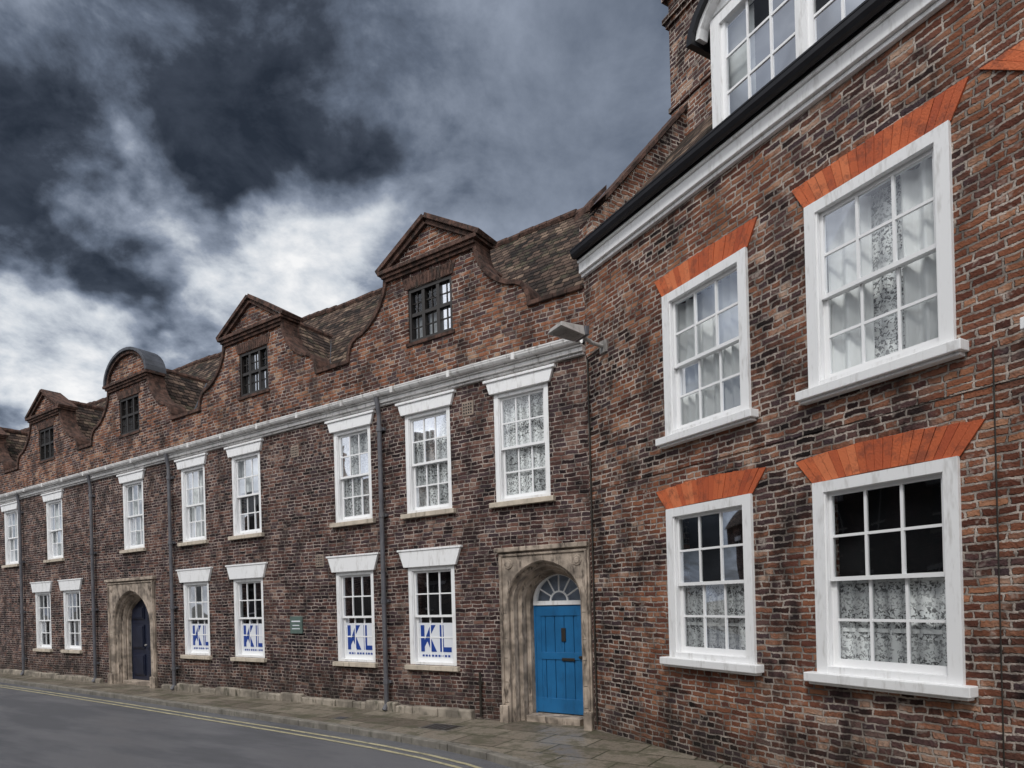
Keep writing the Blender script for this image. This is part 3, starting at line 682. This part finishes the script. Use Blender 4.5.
for a,b in zip(ko,ko[1:]):
    dx,dy=b[0]-a[0],b[1]-a[1]; l=math.hypot(dx,dy); ux,uy=dx/l,dy/l; nx,ny=-uy,ux; g=.005
    A=(a[0]+ux*g,a[1]+uy*g);B=(b[0]-ux*g,b[1]-uy*g); z=.006+random.uniform(-.004,.004)
    mb.hexa([(A[0],A[1],-.13),(B[0],B[1],-.13),(B[0]+nx*.145,B[1]+ny*.145,-.13),(A[0]+nx*.145,A[1]+ny*.145,-.13)],[(A[0],A[1],z),(B[0],B[1],z),(B[0]+nx*.145,B[1]+ny*.145,z),(A[0]+nx*.145,A[1]+ny*.145,z)],'kerb')
atL(mb.done('kerb',bevel=.012))
mb=MB()
for d in (-.28,-.46):
    p=offs(kl[2:],d); q=offs(kl[2:],d-.065)
    for i in range(len(p)-1): mb.face([(*p[i],-.085),(*p[i+1],-.085),(*q[i+1],-.085),(*q[i],-.085)],'yellow')
atL(mb.done('double_yellow_lines'))
mb=MB()
for (x,y,w,h_) in ((-2.6,-1.1,.6,.45),(-4.6,-1.15,.3,.25)):
    mb.box(x,x+w,y,y+h_,-.01,.006,'kerb'); mb.box(x+.03,x+w-.03,y+.03,y+h_-.03,0,.009,'brown')
    for i in range(5): mb.box(x+.06+i*(w-.12)/5,x+.08+i*(w-.12)/5,y+.05,y+h_-.05,0,.012,'pipe')
atL(mb.done('utility_cover'))
mb=MB(); mb.face([(-45,-13.3,.0),(14,-13.3,.0),(14,-11.6,.0),(-45,-11.6,.0)],'paving'); mb.box(-45,14,-11.62,-11.48,-.13,.005,'kerb'); atL(mb.done('pavement'))

# ------------------------------------------------------------------ sky
W=bpy.data.worlds.new('World'); scene.world=W; W.use_nodes=True
t=NT(W); bg=t.n['Background']; out=t.n['World Output']
SUN_AZ,SUN_EL=-150.,50.
sky=t.new('ShaderNodeTexSky',sky_type='NISHITA'); sky.sun_disc=False; sky.sun_elevation=math.radians(SUN_EL); sky.sun_rotation=math.radians(SUN_AZ)
t.l.new(sky.outputs[0],bg.inputs[0]); bg.inputs[1].default_value=.1
D=t.vm('NORMALIZE',t.new('ShaderNodeTexCoord').outputs['Generated']).outputs[0]
sp=t.new('ShaderNodeSeparateXYZ'); t.put(sp.inputs[0],D)
zz=t.m('ADD',t.m('MAXIMUM',sp.outputs[2],0.),.4)
pv=t.comb(t.m('ADD',t.m('DIVIDE',sp.outputs[0],zz),3.7),t.m('ADD',t.m('DIVIDE',sp.outputs[1],zz),1.9),0.)
n1=t.noise(pv,4.2,7,.62,.2)
n2=t.noise(t.vm('ADD',pv,(8.1,3.3,0)).outputs[0],9.5,5,.65,.3)
Dd=t.vm('ADD',D,t.vm('SCALE',t.vm('SUBTRACT',t.noise(pv,5.5,3,.6,out='Color'),(.5,.5,.5)).outputs[0],scale=.26).outputs[0]).outputs[0]
Dd=t.vm('NORMALIZE',Dd).outputs[0]
amp=t.mr(sp.outputs[0],.10,-.25,.3,1.)     # calmer, bluer cloud to the right
val=t.m('ADD',.255,t.m('MULTIPLY',t.m('MULTIPLY',t.m('SUBTRACT',n1,.5),1.6),amp))
def blob(val,az,el,r,amt):
    a,e=math.radians(az),math.radians(el); d=(math.sin(a)*math.cos(e),math.cos(a)*math.cos(e),math.sin(e))
    dt=t.vm('DOT_PRODUCT',Dd,d).outputs['Value']
    return t.m('ADD',val,t.mr(dt,math.cos(math.radians(r)),1.0,0.,amt))
for b_ in [(-34.5,17.5,7.5,.60),(-28,29,4.5,.24),(-16,27.5,7.5,.40),(-23,25,6.5,.24),(-22,18.5,7,.26),(-38,23.5,5.5,-.22),(-30,24,4.5,-.22),(-28,39,12,-.10),(-19,34,8,-.20),(-37,31,6,-.16),(-9,23,12,.16),(6,33,18,.17),(-6,40,9,-.02)]:
    val=blob(val,*b_)
# keep cloud texture alive inside the darkest and brightest masses
val=t.m('ADD',t.m('MAXIMUM',val,.07),t.m('MULTIPLY',t.m('MULTIPLY',t.m('SUBTRACT',n2,.5),.55),amp))
cc=t.ramp(val,[(0,(.016,.020,.028)),(.15,(.045,.054,.072)),(.32,(.118,.143,.19)),(.52,(.27,.31,.385)),(.75,(.62,.66,.71)),(1,(.95,.95,.95))])
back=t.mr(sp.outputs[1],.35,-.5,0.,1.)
cc=t.mix(back,cc,t.mix(t.mr(n1,.35,.65),(1.05,1.10,1.2,1),(2.0,2.0,1.98,1)))  # unseen cloud behind the camera, made extra bright to light the walls
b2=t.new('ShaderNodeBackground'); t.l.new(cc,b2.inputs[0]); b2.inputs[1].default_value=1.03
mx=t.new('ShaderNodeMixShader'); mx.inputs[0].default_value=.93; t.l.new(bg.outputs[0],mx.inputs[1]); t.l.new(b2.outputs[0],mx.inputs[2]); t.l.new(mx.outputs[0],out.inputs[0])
sd=bpy.data.lights.new('sun','SUN'); sd.energy=1.5; sd.angle=math.radians(10); sd.color=(1,.98,.95)
so=bpy.data.objects.new('sun',sd); COL.objects.link(so)
a,e=math.radians(SUN_AZ),math.radians(SUN_EL); dirv=Vector((math.sin(a)*math.cos(e),math.cos(a)*math.cos(e),math.sin(e)))
so.rotation_euler=dirv.to_track_quat('Z','Y').to_euler(); so.location=dirv*30

# ------------------------------------------------------------------ camera
cd=bpy.data.cameras.new('camera'); cam=bpy.data.objects.new('camera',cd); COL.objects.link(cam)
cd.sensor_width=36; cd.lens=660/1024*36; cd.shift_y=(600-384)/1024; cd.clip_end=2000; cd.clip_start=.05
cam.matrix_world=Matrix.Translation((0,0,2.0))@Matrix.Rotation(math.pi/2,4,'X')@Matrix.Rotation(-math.atan(.027),4,'Z')
scene.camera=cam
scene.view_settings.view_transform='Standard'; scene.view_settings.look='None'; scene.view_settings.exposure=0
